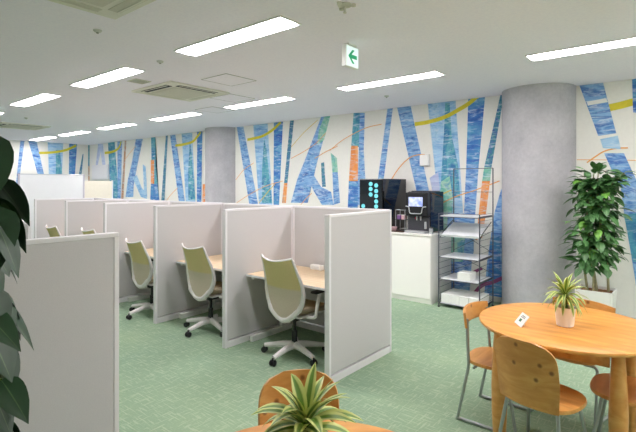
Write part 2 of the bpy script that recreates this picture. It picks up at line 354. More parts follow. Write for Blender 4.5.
# mural shapes: wall, paint (with line width), outline in metres on the wall
MURAL=[
('b','blue',[(-7.58,2.85),(-7.37,2.86),(-6.6,0.08),(-6.91,0.08)]),
('b','light',[(-7.06,2.85),(-6.64,2.85),(-6.4,0.08),(-6.77,0.08)]),
('b','teal',[(-6.74,2.56),(-6.67,2.32),(-6.51,1.25),(-6.8,1.25),(-6.8,1.92)]),
('b','navy',[(-6.46,2.85),(-6.21,2.85),(-6.39,0.08),(-6.48,0.08)]),
('b','speck',[(-6.02,2.85),(-5.92,2.85),(-6.09,1.65),(-6.18,1.65)]),
('b','orange',[(-6.18,1.65),(-6.09,1.65),(-6.13,1.26),(-6.24,1.26)]),
('b','blue',[(-5.25,2.86),(-5.04,2.86),(-5.33,2.07),(-5.49,1.61),(-5.57,1.28),(-6.0,1.27),(-5.84,1.71),(-5.62,2.12)]),
('b','green',[(-5.18,2.84),(-5.04,2.86),(-5.18,2.43),(-5.35,2.33),(-5.3,2.62)]),
('b','blue',[(-5.57,1.78),(-5.47,1.85),(-5.25,1.58),(-5.02,1.49),(-4.96,1.26),(-5.23,1.25),(-5.44,1.52)]),
('b','speck',[(-5.25,2.01),(-5.18,2.03),(-5.14,1.58),(-5.23,1.58)]),
('b','green',[(-5.03,2.19),(-4.89,2.09),(-4.87,1.84),(-4.99,1.84)]),
('b','blue',[(-4.99,1.84),(-4.87,1.84),(-4.82,1.3),(-4.96,1.26)]),
('b','teal',[(-4.53,2.85),(-4.4,2.84),(-4.42,2.26),(-4.58,2.27)]),
('b','blue',[(-4.4,2.84),(-4.3,2.83),(-4.32,2.2),(-4.26,1.28),(-4.46,1.27),(-4.44,1.7),(-4.42,2.26)]),
('b','orange',[(-4.58,2.29),(-4.44,2.28),(-4.44,1.68),(-4.63,1.68)]),
('b','navy',[(-4.63,1.68),(-4.44,1.68),(-4.44,0.08),(-4.71,0.08)]),
('b','blue',[(-3.86,2.85),(-3.76,2.85),(-4.17,0.08),(-4.3,0.08)]),
('b','blue',[(-3.68,2.85),(-3.44,2.85),(-2.79,0.08),(-2.97,0.08)]),
('b','light',[(-3.15,2.85),(-2.71,2.85),(-2.52,0.08),(-2.83,0.08)]),
('b','teal',[(-2.87,2.83),(-2.8,2.83),(-2.77,2.35),(-2.89,2.36)]),
('b','teal',[(-2.89,2.36),(-2.77,2.35),(-2.67,1.89),(-2.92,1.9)]),
('b','teal',[(-2.92,1.9),(-2.67,1.89),(-2.64,1.43),(-2.95,1.42)]),
('b','green',[(-2.94,1.66),(-2.8,1.75),(-2.75,1.39),(-2.8,0.48),(-2.95,0.46)]),
('b','lav',[(-3.12,1.72),(-2.98,1.81),(-2.95,1.45),(-3.05,1.42)]),
('b','navy',[(-2.52,2.85),(-2.28,2.85),(-2.37,1.87),(-2.55,1.87)]),
('b','blue',[(-2.55,1.87),(-2.37,1.87),(-2.5,0.08),(-2.64,0.08)]),
('b','blue',[(-2.83,1.2),(-2.44,1.21),(-2.44,0.66),(-2.61,-0.06),(-2.86,-0.04)]),
('b','speck',[(-2.07,2.87),(-2.02,2.86),(-2.19,1.86),(-2.29,1.87)]),
('b','green',[(-2.29,1.87),(-2.19,1.86),(-2.21,1.67),(-2.32,1.67)]),
('b','orange',[(-2.32,1.67),(-2.21,1.67),(-2.26,1.26),(-2.32,0.87),(-2.41,0.83),(-2.37,1.19)]),
('b','blue',[(-2.06,1.55),(-2.02,1.6),(-2.02,-0.0),(-2.29,-0.02),(-2.25,0.54),(-2.15,1.23)]),
('b','navy',[(-2.21,0.85),(-2.08,0.91),(-2.05,0.04),(-2.25,0.03)]),
('b','maroon:0.05',[(-2.44,0.06),(-2.32,0.2),(-2.18,0.26),(-2.04,0.34)]),
('b','maroon:0.04',[(-2.55,0.29),(-2.44,0.37),(-2.32,0.44)]),
('b','green',[(-2.77,0.92),(-2.55,0.99),(-2.6,0.5),(-2.8,0.48)]),
('b','yellow:0.06',[(-3.37,2.56),(-3.18,2.57),(-2.98,2.6),(-2.83,2.64),(-2.69,2.7),(-2.52,2.78),(-2.38,2.88)]),
('b','yellow:0.055',[(-7.24,2.56),(-6.98,2.58),(-6.77,2.61),(-6.49,2.71),(-6.26,2.85)]),
('b','yellow:0.085',[(-0.8,2.54),(-0.67,2.56),(-0.49,2.6)]),
('b','line:0.012',[(-5.05,2.23),(-4.8,2.38),(-4.51,2.5),(-4.24,2.58),(-3.97,2.61)]),
('b','line:0.016',[(-3.79,1.69),(-3.7,1.82),(-3.58,1.95),(-3.44,2.05),(-3.31,2.08),(-3.2,2.08)]),
('b','line:0.014',[(-3.0,1.3),(-2.72,1.44),(-2.42,1.54),(-2.08,1.67)]),
('b','line:0.012',[(-5.99,2.12),(-5.64,2.25),(-5.35,2.39),(-5.14,2.55)]),
('b','line:0.012',[(-5.4,2.1),(-5.14,2.21),(-4.87,2.3)]),
('b','gold:0.012',[(-5.99,2.34),(-5.67,2.59),(-5.33,2.8)]),
('b','line:0.012',[(-7.58,1.23),(-7.16,1.42),(-6.69,1.59),(-6.21,1.69)]),
('b','gold:0.016',[(-6.89,1.24),(-6.63,1.47),(-6.43,1.63)]),
('b','line:0.012',[(-7.61,1.72),(-7.35,1.93),(-7.04,2.07)]),
('b','line:0.012',[(-5.74,1.24),(-5.62,1.35),(-5.47,1.46)]),
('b','line:0.016',[(-1.03,1.89),(-0.94,1.96),(-0.85,2.02),(-0.73,2.05),(-0.61,2.05)]),
('b','line:0.008',[(-1.14,1.93),(-0.89,1.92),(-0.49,1.9)]),
('b','gold:0.016',[(-3.2,1.29),(-3.07,1.39),(-2.91,1.48),(-2.77,1.54)]),
('b','blue',[(-1.11,2.85),(-0.86,2.85),(-0.71,2.16),(-0.9,2.18)]),
('b','white',[(-1.03,2.64),(-0.83,2.66),(-0.81,2.61),(-1.02,2.59)]),
('b','white',[(-0.91,2.21),(-0.72,2.23),(-0.7,2.17),(-0.89,2.15)]),
('b','light',[(-0.89,2.17),(-0.71,2.2),(-0.68,2.04),(-0.86,2.06)]),
('b','blue',[(-0.85,2.0),(-0.65,1.99),(-0.52,1.65),(-0.42,1.1),(-0.35,0.31),(-0.51,0.28),(-0.58,0.81),(-0.64,1.22),(-0.68,1.58),(-0.77,1.79)]),
('b','teal',[(-0.65,1.26),(-0.49,1.3),(-0.44,0.73),(-0.56,0.72)]),
('b','navy',[(-0.57,2.85),(-0.38,2.85),(-0.43,2.42),(-0.56,2.46)]),
('b','lav',[(-13.95,2.85),(-13.66,2.84),(-13.47,2.14),(-13.66,2.12),(-13.79,2.6),(-14.01,2.19),(-14.11,2.22)]),
('b','teal',[(-13.33,2.85),(-12.93,2.85),(-12.51,0.08),(-13.08,0.08)]),
('b','blue',[(-12.77,2.85),(-12.49,2.85),(-12.65,0.08),(-12.75,0.08)]),
('b','brown',[(-12.35,2.85),(-12.26,2.85),(-12.54,0.08),(-12.7,0.08)]),
('b','blue',[(-11.75,2.85),(-11.39,2.84),(-11.7,2.07),(-11.86,1.61),(-11.89,1.28),(-12.31,1.27),(-12.18,1.75),(-11.97,2.21)]),
('b','light',[(-11.91,1.8),(-11.7,1.88),(-11.44,1.53),(-11.24,1.42),(-11.17,1.24),(-11.49,1.29)]),
('b','light',[(-11.39,2.17),(-11.24,2.09),(-11.17,1.29),(-11.32,1.32),(-11.34,1.74)]),
('b','teal',[(-10.98,2.85),(-10.77,2.85),(-10.76,2.13),(-10.6,1.25),(-11.02,1.24),(-10.95,2.0)]),
('b','orange',[(-10.99,2.26),(-10.83,2.26),(-10.83,1.64),(-10.99,1.64)]),
('b','navy',[(-10.99,1.64),(-10.66,1.64),(-10.39,0.08),(-11.1,0.08)]),
('b','speck',[(-10.29,2.85),(-10.2,2.85),(-10.45,0.08),(-10.64,0.08)]),
('b','blue',[(-10.1,2.85),(-9.87,2.85),(-9.19,0.08),(-9.46,0.08)]),
('b','light',[(-9.6,2.85),(-9.18,2.85),(-8.95,0.08),(-9.32,0.08)]),
('b','teal',[(-9.27,2.68),(-9.21,2.44),(-9.05,1.26),(-9.33,1.26),(-9.33,1.97)]),
('b','navy',[(-8.98,2.85),(-8.78,2.85),(-8.85,0.08),(-9.0,0.08)]),
('b','orange',[(-8.77,1.63),(-8.65,1.63),(-8.65,1.2),(-8.78,1.2)]),
('b','yellow:0.06',[(-9.87,2.58),(-9.52,2.59),(-9.18,2.63),(-9.0,2.72),(-8.84,2.84)]),
('b','yellow:0.07',[(-13.53,2.56),(-13.1,2.57),(-12.77,2.63),(-12.63,2.72),(-12.55,2.84)]),
('b','line:0.014',[(-10.25,1.23),(-10.03,1.39),(-9.77,1.54)]),
('b','line:0.012',[(-12.35,2.31),(-12.02,2.52),(-11.75,2.67)]),
('l','teal',[(6.41,2.85),(6.47,2.85),(6.46,2.2),(6.41,2.2)]),
('l','brown',[(6.41,2.2),(6.46,2.2),(6.46,0.08),(6.41,0.08)]),
('l','blue',[(4.56,2.85),(4.66,2.85),(4.34,0.08),(4.31,0.08)]),
('l','blue',[(4.76,2.85),(4.97,2.85),(5.54,0.08),(5.45,0.08)]),
('l','light',[(5.26,2.85),(5.68,2.85),(5.58,0.08),(5.35,0.08)]),
('l','teal',[(5.48,2.64),(5.59,2.65),(5.82,0.08),(5.48,0.08)]),
('l','navy',[(5.85,2.85),(6.08,2.85),(5.89,0.08),(5.82,0.08)]),
('l','speck',[(6.24,2.56),(6.27,2.56),(6.05,0.08),(5.8,0.08)]),
('l','yellow:0.07',[(5.03,2.53),(5.27,2.55),(5.52,2.59),(5.79,2.67),(6.05,2.81)]),
]

def make_mural(which, parent, place, label):
    bm = bmesh.new(); mats = []; k = 0
    cz = lambda z: min(max(z, .072), 2.849)
    for w, m, pts in MURAL:
        if w != which: continue
        wd = 0
        if ':' in m: m, wd = m.split(':'); wd = float(wd)
        if m not in mats: mats.append(m)
        off = .0012 + k * .0001; k += 1
        if wd:
            q = catmull(pts); L = []
            for i, p in enumerate(q):
                d = (q[min(i + 1, len(q) - 1)] - q[max(i - 1, 0)]).normalized(); n = Vector((-d.y, d.x)) * wd / 2
                L.append((bm.verts.new(place((p + n).x, cz((p + n).y), off)), bm.verts.new(place((p - n).x, cz((p - n).y), off))))
            for a, b in zip(L, L[1:]):
                f = bm.faces.new((a[0], a[1], b[1], b[0])); f.material_index = mats.index(m)
        else:
            f = bm.faces.new([bm.verts.new(place(x, cz(z), off)) for x, z in pts]); f.material_index = mats.index(m)
    bmesh.ops.triangulate(bm, faces=[f for f in bm.faces if len(f.verts) > 4])
    return obj('mural', bm, [M[m] for m in mats], parent, label=label)
make_mural('b', wall_back, lambda u, z, o: Vector((u, YW - o, z)), 'blue, teal and orange painted tree-trunk mural')
make_mural('l', wall_left, lambda u, z, o: Vector((XL + o, u, z)), 'blue painted tree-trunk mural')

# ------------------------------------------------------------------ ceiling fittings
def ceiling_lamp(x, y, label, group):
    t = thing('ceiling_light', label, 'ceiling light', (x, y, CZ), 0, group)
    bm = bmesh.new()
    for s in (-1, 1):
        box(bm, (0, s * .112, -.006), (1.36, .012, .012), .002); box(bm, (s * .674, 0, -.006), (.012, .212, .012), .002)
    obj('frame', bm, M['white_metal'], t)
    bm = bmesh.new()
    # shallow bar lens: tapers towards its ends
    sec = [(-.1, -.002), (-.1, -.010), (-.08, -.018), (.08, -.018), (.1, -.010), (.1, -.002)]
    rows = []
    for xx, s in ((-.664, .0), (-.62, 1), (.62, 1), (.664, .0)):
        rows.append([bm.verts.new((xx, a * (1 if s else .8), b if s else -.004 + (b + .002) * .2)) for a, b in sec])
    for a, b in zip(rows, rows[1:]):
        for k in range(6): bm.faces.new((a[k], a[(k + 1) % 6], b[(k + 1) % 6], b[k]))
    bm.faces.new(rows[0]); bm.faces.new(rows[-1][::-1])
    obj('diffuser', bm, M['lamp'], t)
    return t
lamp0 = None
def place_lamp(x, y, label, group):
    global lamp0
    if lamp0 is None: lamp0 = ceiling_lamp(x, y, label, group); return lamp0
    return dup(lamp0, (x, y, CZ), 0, label, group)
order = ['nearest', 'second', 'third', 'fourth', 'fifth', 'sixth', 'seventh']
for i, x in enumerate((-3.0, -5.25, -7.42, -9.75)):
    place_lamp(x, 2.5, 'long flush ceiling light, %s of the nearer row over the desk aisle' % (order[i] if i else 'largest and nearest'), 'ceiling lights of the nearer row')
for i, x in enumerate((-.57, -2.83, -5.07, -7.25, -9.42, -11.48, -13.4)):
    lab = ['long flush ceiling light over the round table, cut by the right edge', 'long flush ceiling light just right of the exit sign',
           'long flush ceiling light in front of the grey column far left', 'flush ceiling light, second to the left beyond the exit sign light in the mural row',
           'flush ceiling light, third to the left beyond the exit sign light in the mural row', 'flush ceiling light, last but one of the mural row at far left',
           'flush ceiling light, farthest of the mural row by the left wall'][i]
    place_lamp(x, 4.72, lab, 'ceiling lights of the row along the mural')
for x in (1.65, 3.7): place_lamp(x, 4.72, 'flush ceiling light continuing the mural row beyond the round table', 'ceiling lights beyond the right edge')
for x in (-.75, 1.5, 3.6): place_lamp(x, 2.5, 'flush ceiling light continuing the nearer row above and right of the photographer', 'ceiling lights above the photographer')

def air_unit(x, y, label):
    t = thing('ceiling_air_conditioner', label, 'air conditioner', (x, y, CZ), 0, 'ceiling cassette air conditioners')
    bm = bmesh.new(); box(bm, (0, 0, -.012), (.9, .9, .024), .008); obj('panel', bm, M['ac_panel'], t)
    bm = bmesh.new(); box(bm, (0, 0, -.027), (.54, .54, .006), .002)
    for k in range(2): box(bm, (0, 0, -.0305 - k * .001), (.46 - k * .2, .46 - k * .2, .001))
    obj('intake_grille', bm, M['ac_grille'], t)
    for k in range(4):
        s = obj('air_slot', B((0, .36, -.0255), (.58, .085, .004)), M['ac_slot' if k in (2, 3) else 'ac_grille'], t); s.rotation_euler.z = k * PI / 2
        f = obj('louver', B((0, .385, -.030), (.57, .012, .004)), M['ac_panel'], s)
    return t
ac = air_unit(-2.83, 1.19, 'beige square ceiling air conditioner nearest, cut by the top edge')
dup(ac, (-5.23, 3.5, CZ), 0, 'beige square ceiling air conditioner with dark slots between the light rows')
dup(ac, (-10.9, 3.4, CZ), 0, 'distant ceiling air conditioner at the far left above the whiteboard')

hatch = obj('ceiling_hatch', bmesh.new(), M['seam'])
bm = bmesh.new()
for s in (-1, 1): box(bm, (0, s * .225, -.002), (.456, .006, .004)); box(bm, (s * .225, 0, -.002), (.006, .444, .004))
bm.to_mesh(hatch.data); bm.free(); 
p = B((0, 0, -.0015), (.44, .44, .003)); door = obj('hatch_panel', p, M['ceiling'], hatch)
hatch.location = (-4.23, 3.48, CZ)
tag(hatch, 'square flush ceiling access panel right of the slotted air conditioner', 'ceiling hatch', 'ceiling access panels')
dup(hatch, (-5.08, 4.24, CZ), 0, 'square flush ceiling access panel behind the slotted air conditioner, nearest the mural row lights')
dup(hatch, (-6.1, 4.72, CZ), 0, 'square flush ceiling access panel left end of the light by the far grey column')

def detector(x, y, label):
    t = thing('smoke_detector', label, 'detector', (x, y, CZ), 0, 'small ceiling detectors')
    bm = bmesh.new(); lathe(bm, [(.032, 0), (.032, -.008), (.024, -.016), (.012, -.02)], 20); obj('base', bm, M['plinth'], t, True)
    bm = bmesh.new(); lathe(bm, [(.011, -.02), (.009, -.027), (.003, -.029)], 16); obj('sensor_tip', bm, M['seam'], t, True)
    return t
d0 = detector(-3.67, 1.69, 'small round ceiling sensor between the near air conditioner and lights')
dup(d0, (-4.11, 2.51, CZ), 0, 'small round ceiling sensor left of the nearest ceiling light')
dup(d0, (-9.49, 3.07, CZ), 0, 'tiny round ceiling sensor at far left')
dup(d0, (-3.3, 5.49, CZ), 0, 'tiny round ceiling sensor near the mural behind the exit sign light')
t = thing('sprinkler', 'brass ceiling sprinkler with a thin stem at the top edge', 'sprinkler', (-1.85, 2.53, CZ))
bm = bmesh.new(); lathe(bm, [(.05, 0), (.05, -.006), (.035, -.012), (.012, -.016)], 24); obj('flange', bm, M['ac_grille'], t, True)
bm = bmesh.new(); lathe(bm, [(.009, -.016), (.008, -.05), (.012, -.052), (.012, -.056)], 14); obj('stem', bm, M['ac_grille'], t, True)
for k in range(3):
    a = k * 2 * PI / 3 + .5
    bm = bmesh.new(); lathe(bm, [(.018, 0), (.017, -.014), (.006, -.018)], 14, (.06 * math.cos(a), .06 * math.sin(a), 0)); obj('bulb_cap', bm, M['ac_grille'], t, True)
t = thing('ceiling_speaker', 'small grey ceiling speaker grille beside the second near-row light', 'speaker', (-5.1, 2.84, CZ))
bm = bmesh.new(); box(bm, (0, 0, -.004), (.2, .2, .008), .003); obj('cover', bm, M['ac_grille'], t)
bm = bmesh.new()
for k in range(7): box(bm, (0, -.075 + k * .025, -.009), (.17, .006, .002))
obj('grille', bm, M['seam'], t)

# exit sign: box hanging on its end plane, face towards +X
t = thing('exit_sign', 'small lit exit sign with a green left arrow hanging from the ceiling', 'exit sign', (-2.34, 3.28, CZ))
obj('housing', B((0, 0, -.11), (.046, .19, .185), bev=.004), M['white_metal'], t)
obj('mount', B((0, 0, -.008), (.06, .12, .016), bev=.003), M['white_metal'], t)
f = obj('sign_face', B((.0245, 0, -.112), (.004, .174, .168)), M['exit_white'], t)
bm = bmesh.new()   # arrow in the Y-Z plane, pointing to -Y (left as seen)
A = [(-.066, 0), (-.006, .06), (.022, .06), (.022, .054), (-.018, .017), (.062, .017), (.062, -.017), (-.018, -.017), (.022, -.054), (.022, -.06), (-.006, -.06)]
vs = [bm.verts.new((.0268, a, -.112 + b)) for a, b in A]; bm.faces.new(vs)
r_ = bmesh.ops.extrude_face_region(bm, geom=bm.faces[:]); 
for v in r_['geom']:
    if isinstance(v, bmesh.types.BMVert): v.co.x += .001
obj('arrow', bm, M['exit_green'], f)

# ------------------------------------------------------------------ partitions and desks
PH = 1.376
def partition(label, L, loc, rz=0, group='cubicle partition panels', h=PH):
    """panel of length L along local Y, base centre at the origin"""
    t = thing('partition_panel', label, 'partition', loc, rz, group)
    obj('fabric_panel', B((0, 0, (h + .06) / 2), (.044, L - .054, h - .10)), M['panel_fabric'], t)
    obj('top_cap', B((0, 0, h - .011), (.05, L, .022), bev=.003), M['panel_trim'], t)
    obj('base_rail', B((0, 0, .032), (.048, L - .06, .064), bev=.003), M['panel_trim'], t)
    for s in (-1, 1): obj('edge_post', B((0, s * (L / 2 - .013), (h - .022) / 2), (.05, .026, h - .022), bev=.003), M['panel_trim'], t)
    return t
PX = [-2.296, -3.598, -4.86, -6.10, -7.335, -8.575]
YN, YB = 2.894, 3.872
o6 = ['first', 'second', 'third', 'fourth', 'fifth', 'sixth']
for i, x in enumerate(PX):
    lab = 'grey fabric side panel closing the near end of the desk row' if i == 0 else 'grey fabric side panel, %s divider of the desk row from the white cabinet end' % o6[i]
    partition(lab, YB - YN, (x, (YN + YB) / 2, 0))
for i in range(5):
    a, b = PX[i + 1], PX[i] + (-.0258 if i == 0 else .024)
    a = PX[i + 1] + .0255 if i < 4 else PX[i + 1] - .025
    partition('grey fabric back panel behind the %s desk bay from the white cabinet end' % o6[i], b - a, ((a + b) / 2, YB + .0265, 0), PI / 2, 'cubicle back panels')
partition('large grey partition panel in the left foreground with white edge post', 1.02, (-2.285, .64, 0), 0, 'near row partition panels')
partition('grey partition end panel just behind the left foreground panel', 1.02, (-3.48, .64, 0), 0, 'near row partition panels')

def desk(label, x0, x1, loc):
    t = thing('desk', label, 'desk', loc, 0, 'cubicle desks'); w = x1 - x0
    obj('desk_top', B((0, .35, .688), (w, .70, .024), bev=.004), M['desk_wood'], t)
    for s in (-1, 1):
        obj('foot_bar', B((s * (w / 2 - .035), .33, .03), (.045, .60, .06), bev=.006), M['white_metal'], t)
        obj('post', B((s * (w / 2 - .035), .50, .367), (.04, .07, .614), bev=.005), M['white_metal'], t)
        obj('bracket', B((s * (w / 2 - .035), .30, .656), (.035, .5, .036), bev=.004), M['white_metal'], t)
    obj('cross_beam', B((0, .52, .60), (w - .12, .03, .08), bev=.004), M['white_metal'], t)
    obj('front_edge', B((0, -.001, .688), (w - .004, .006, .02)), M['shelf_white'], t, label='pale edge band')
    return t
for i in range(5):
    x0, x1 = PX[i + 1] + .030, PX[i] - .030
    desk('pale wood cubicle desk in the %s bay from the white cabinet end' % o6[i], x0, x1, ((x0 + x1) / 2, 3.165, 0))
t = thing('desk_outlet_box', 'small white power outlet box standing on the nearest cubicle desk', 'outlet box', (-3.15, 3.80, .7005))
obj('case', B((0, 0, .027), (.15, .06, .054), bev=.006), M['paper'], t)
obj('socket_plate', B((0, -.0315, .027), (.11, .003, .03), bev=.001), M['shelf_white'], t)

# ------------------------------------------------------------------ task chair
def back_pt(u, v):
    W = [(0, .185), (.15, .198), (.4, .222), (.55, .228), (.7, .212), (.82, .178), (.92, .125), (1, .06)]
    for (a, b), (c, d) in zip(W, W[1:]):
        if v <= c: w = b + (d - b) * (v - a) / (c - a); break
    z = .945 - .56 * v + (.03 * u * u - .01) * max(0, 1 - v * 5)
    y = -.30 + .11 * math.sin(min(v, .85) / .85 * PI / 2) + (.03 * math.sin(PI * v)) 
    y += (.055 * u * u) * (1 - v * .5) * (1 if v < .85 else .5) + (.05 * max(0, v - .8) * 5 * .5)
    return Vector((u * w, y, z))
def task_chair(label, loc, rz):
    t = thing('task_chair', label, 'office chair', loc, rz, 'task chairs at the cubicle desks')
    NV, NU = 22, 10
    g = [[back_pt(-1 + 2 * j / NU, i / NV) for j in range(NU + 1)] for i in range(NV + 1)]
    bm = bmesh.new(); sheet(bm, g, .008); obj('backrest', bm, M['back_mesh'], t, True)
    L = [back_pt(-1.02, i / NV) for i in range(NV + 1)]; Rr = [back_pt(1.02, i / NV) for i in range(NV + 1)]
    loop = L + [Vector((0, -.155, .374))] + Rr[::-1]
    top = [back_pt(1.02 - 2.04 * j / 8, 0) for j in range(1, 8)]
    rad = [.011 + .017 * min(1, (i / NV) ** 1.3 * 1.1) for i in range(NV + 1)]; rad = rad + [.028] + rad[::-1] + [.008] * 7
    bm = bmesh.new(); tube(bm, loop + top, rad, 8, closed=True); obj('back_frame', bm, M['chair_frame'], t, True)
    # spine from the point of the frame to the seat mechanism
    bm = bmesh.new(); tube(bm, [(0, -.165, .378), (0, -.1, .37), (0, 0, .37)], [.026, .03, .035], 10); obj('spine', bm, M['chair_frame'], t, True)
    bm = bmesh.new(); vs = box(bm, (0, .085, .445), (.45, .42, .055), .024, 4)
    for v in vs:
        v.co.z += .018 * (abs(v.co.x) / .22) ** 2 - .02 * max(0, (v.co.y - .18) / .1)
        v.co.x *= 1 - .28 * max(0, -(v.co.y - .085) / .21)
    obj('seat', bm, M['seat_cloth'], t, True)
    obj('seat_pan', B((0, .07, .406), (.34, .36, .022), bev=.008), M['chair_frame'], t)
    obj('mechanism', B((0, .02, .372), (.16, .2, .05), bev=.012), M['black_plastic'], t)
    for s in (-1, 1):
        bm = bmesh.new(); tube(bm, rounded([(s * .16, .0, .392), (s * .262, .0, .40), (s * .28, .0, .52), (s * .268, .05, .628)], .05, 5), .016, 8)
        arm = obj('armrest', bm, M['chair_frame'], t, True)
        obj('arm_pad', B((s * .266, .07, .640), (.075, .22, .024), bev=.010), M['black_plastic'], arm, True)
    bm = bmesh.new(); lathe(bm, [(.016, .35), (.016, .24), (.026, .24), (.028, .11)], 18); obj('gas_column', bm, M['black_plastic'], t, True)
    bm = bmesh.new(); lathe(bm, [(.0, .075), (.04, .075), (.046, .10), (.036, .125), (.0, .128)], 20, cap=False); hub = obj('base_hub', bm, M['chair_frame'], t, True)
    for k in range(5):
        a = math.radians(-86 + 72 * k); d = Vector((math.cos(a), math.sin(a), 0))
        bm = bmesh.new(); tube(bm, [d * .025 + Vector((0, 0, .105)), d * .12 + Vector((0, 0, .1)), d * .305 + Vector((0, 0, .071))], [.036, .030, .020], 8)
        obj('base_arm', bm, M['chair_frame'], t, True)
        bm = bmesh.new(); n = Vector((-d.y, d.x, 0)); c = d * .31 + Vector((0, 0, .028))
        for s in (-1, 1): tube(bm, [c + n * s * .006, c + n * s * .010, c + n * s * .022, c + n * s * .026], [.02, .0275, .0275, .02], 16)
        tube(bm, [c + Vector((0, 0, .0)), c + Vector((0, 0, .045))], .008, 8)
        obj('caster', bm, M['black_plastic'], t, True)
    return t
chair0 = task_chair('white-framed mesh task chair in the nearest cubicle bay, most visible of the row', (-2.93, 3.20, 0), 0)
for (x, y, rz, lab) in ((-4.18, 3.18, .0, 'mesh task chair in the second bay, middle of the three visible down to their casters'),
                        (-5.26, 3.10, -.03, 'white-framed mesh task chair in the third bay, beside the edge of the foreground panel'),
                        (-6.64, 3.16, 0, 'mesh task chair in the fourth bay, its back top showing over the foreground panel'),
                        (-7.88, 3.14, .0, 'mesh task chair in the fifth bay, leftmost chair back showing over the foreground panel')):
    c_ = dup(chair0, (x, y, 0), rz, lab)
    if x < -5: c_.scale.z = .98 if x > -6 else (1.03 if x > -7 else 1)

# ------------------------------------------------------------------ far left: whiteboard, screen, desk, monitor
t = thing('whiteboard_partition', 'tall glossy white board standing behind the far end of the desk row', 'whiteboard', (-9.9, 3.67, 0))
obj('board', B((0, 0, .98), (.03, 1.16, 1.66), bev=.003), M['white_board'], t)
for s in (-1, 1):
    obj('frame_post', B((0, s * .595, .915), (.04, .03, 1.83), bev=.004), M['lilac_edge'], t, label='lilac grey frame post')
    obj('foot', B((0, s * .595, .012), (.5, .05, .024), bev=.004), M['lilac_edge'], t)
obj('top_rail', B((0, 0, 1.82), (.034, 1.16, .02), bev=.003), M['silver'], t)
t = thing('folding_screen', 'cream screen panel to the right behind the tall white board', 'screen', (-10.4, 4.8, 0))
obj('panel', B((0, 0, .9), (.035, .62, 1.6), bev=.004), M['cream'], t)
for s in (-1, 1):
    obj('frame_post', B((0, s * .322, .86), (.04, .024, 1.72), bev=.003), M['panel_trim'], t)
    obj('foot', B((0, s * .322, .012), (.4, .04, .024), bev=.004), M['panel_trim'], t)
t = thing('wall_box', 'pale grey box mounted on the mural wall above the cream screen', 'wall box', (-13.75, YW, 1.99))
obj('case', B((0, -.035, 0), (1.0, .06, .44), bev=.01), M['panel_trim'], t)
obj('front_panel', B((0, -.069, 0), (.94, .008, .38), bev=.003), M['panel_trim'], t)
t = thing('office_desk', 'white office desk beyond the tall white board at the far left', 'desk', (-12.2, 3.45, 0))
obj('desk_top', B((0, 0, .71), (.7, 1.3, .024), bev=.004), M['shelf_white'], t)
for a in (-1, 1):
    for b in (-1, 1): obj('leg', B((a * .31, b * .6, .349), (.04, .04, .698), bev=.004), M['white_metal'], t)
t = thing('computer_monitor', 'black computer monitor seen between the leaves and the tall white board', 'monitor', (-12.1, 3.42, .7225))
obj('screen_panel', B((.03, 0, .40), (.03, .56, .36), bev=.008), M['black_plastic'], t)
obj('display', B((.0465, 0, .405), (.003, .53, .32)), M['dark_screen'], t)
obj('stand', B((-.01, 0, .16), (.03, .08, .30), bev=.006), M['black_plastic'], t)
obj('foot', B((0, 0, .006), (.18, .24, .012), bev=.004), M['black_plastic'], t)

# ------------------------------------------------------------------ coffee corner
t = thing('cabinet', 'long white cabinet carrying the coffee machines by the mural', 'cabinet', (-3.645, 5.69, 0))
obj('body', B((0, .36, .49), (1.80, .66, .86), bev=.003), M['cabinet'], t)
obj('plinth', B((0, .36, .03), (1.79, .65, .06)), M['cabinet'], t)
obj('worktop', B((0, .349, .9325), (1.81, .70, .025), bev=.004), M['cabinet'], t)
for k in range(3): obj('door', B((-.6 + .6 * k, .019, .485), (.594, .02, .83), bev=.003), M['cabinet'], t)

t = thing('vending_machine', 'glossy black drink machine with glowing round buttons on the white cabinet', 'drink machine', (-3.70, 6.06, .9455))
obj('body', B((0, 0, .38), (.405, .70, .76), bev=.008), M['gloss_black'], t)
obj('front_panel', B((0, -.354, .40), (.385, .012, .70), bev=.004), M['dark_screen'], t)
obj('dispensing_bay', B((-.04, -.357, .13), (.2, .014, .14), bev=.004), M['black_plastic'], t)
for (x, z) in ((-3.695, 1.629), (-3.695, 1.555), (-3.695, 1.474), (-3.60, 1.607), (-3.60, 1.526), (-3.60, 1.453), (-3.60, 1.373), (-3.60, 1.300), (-3.827, 1.30)):
    bm = bmesh.new(); rr = .031
    a = [(rr * math.cos(2 * PI * k / 20), rr * math.sin(2 * PI * k / 20)) for k in range(20)]
    prism(bm, a, .008, lambda u, v, w: Vector((x + 3.70 + u, -.360 - w, z - .9455 + v))); obj('button', bm, M['button_glow'], t)
t = thing('coffee_machine', 'black coffee machine with a small lit screen on the cabinet right end', 'coffee machine', (-2.998, 6.04, .9455))
obj('body', B((0, .04, .29), (.345, .44, .57), bev=.012), M['gloss_black'], t)
obj('head', B((0, -.21, .40), (.335, .10, .33), bev=.012), M['black_plastic'], t)
obj('screen', B((-.01, -.262, .435), (.215, .006, .13), bev=.002), M['screen'], t)
bm = bmesh.new(); tube(bm, rounded([(-.16, -.265, .37), (-.11, -.27, .365), (-.095, -.275, .27), (.085, -.275, .27), (.10, -.27, .365), (.15, -.265, .37)], .03, 4), .008, 8); obj('screen_bracket', bm, M['silver'], t, True)
obj('lower_front', B((0, -.185, .13), (.33, .03, .20), bev=.006), M['dark_grey'], t)
bm = bmesh.new(); prism(bm, [(.018 * math.cos(2 * PI * k / 16), .018 * math.sin(2 * PI * k / 16)) for k in range(16)], .006, lambda u, v, w: Vector((-.03 + u, -.202 - w, .205 + v))); obj('round_badge', bm, M['red'], t)
for s in (-.03, .03):
    bm = bmesh.new(); lathe(bm, [(.012, .245), (.010, .195), (.007, .175)], 12, (s + .02, -.225, 0)); obj('spout', bm, M['silver'], t, True)
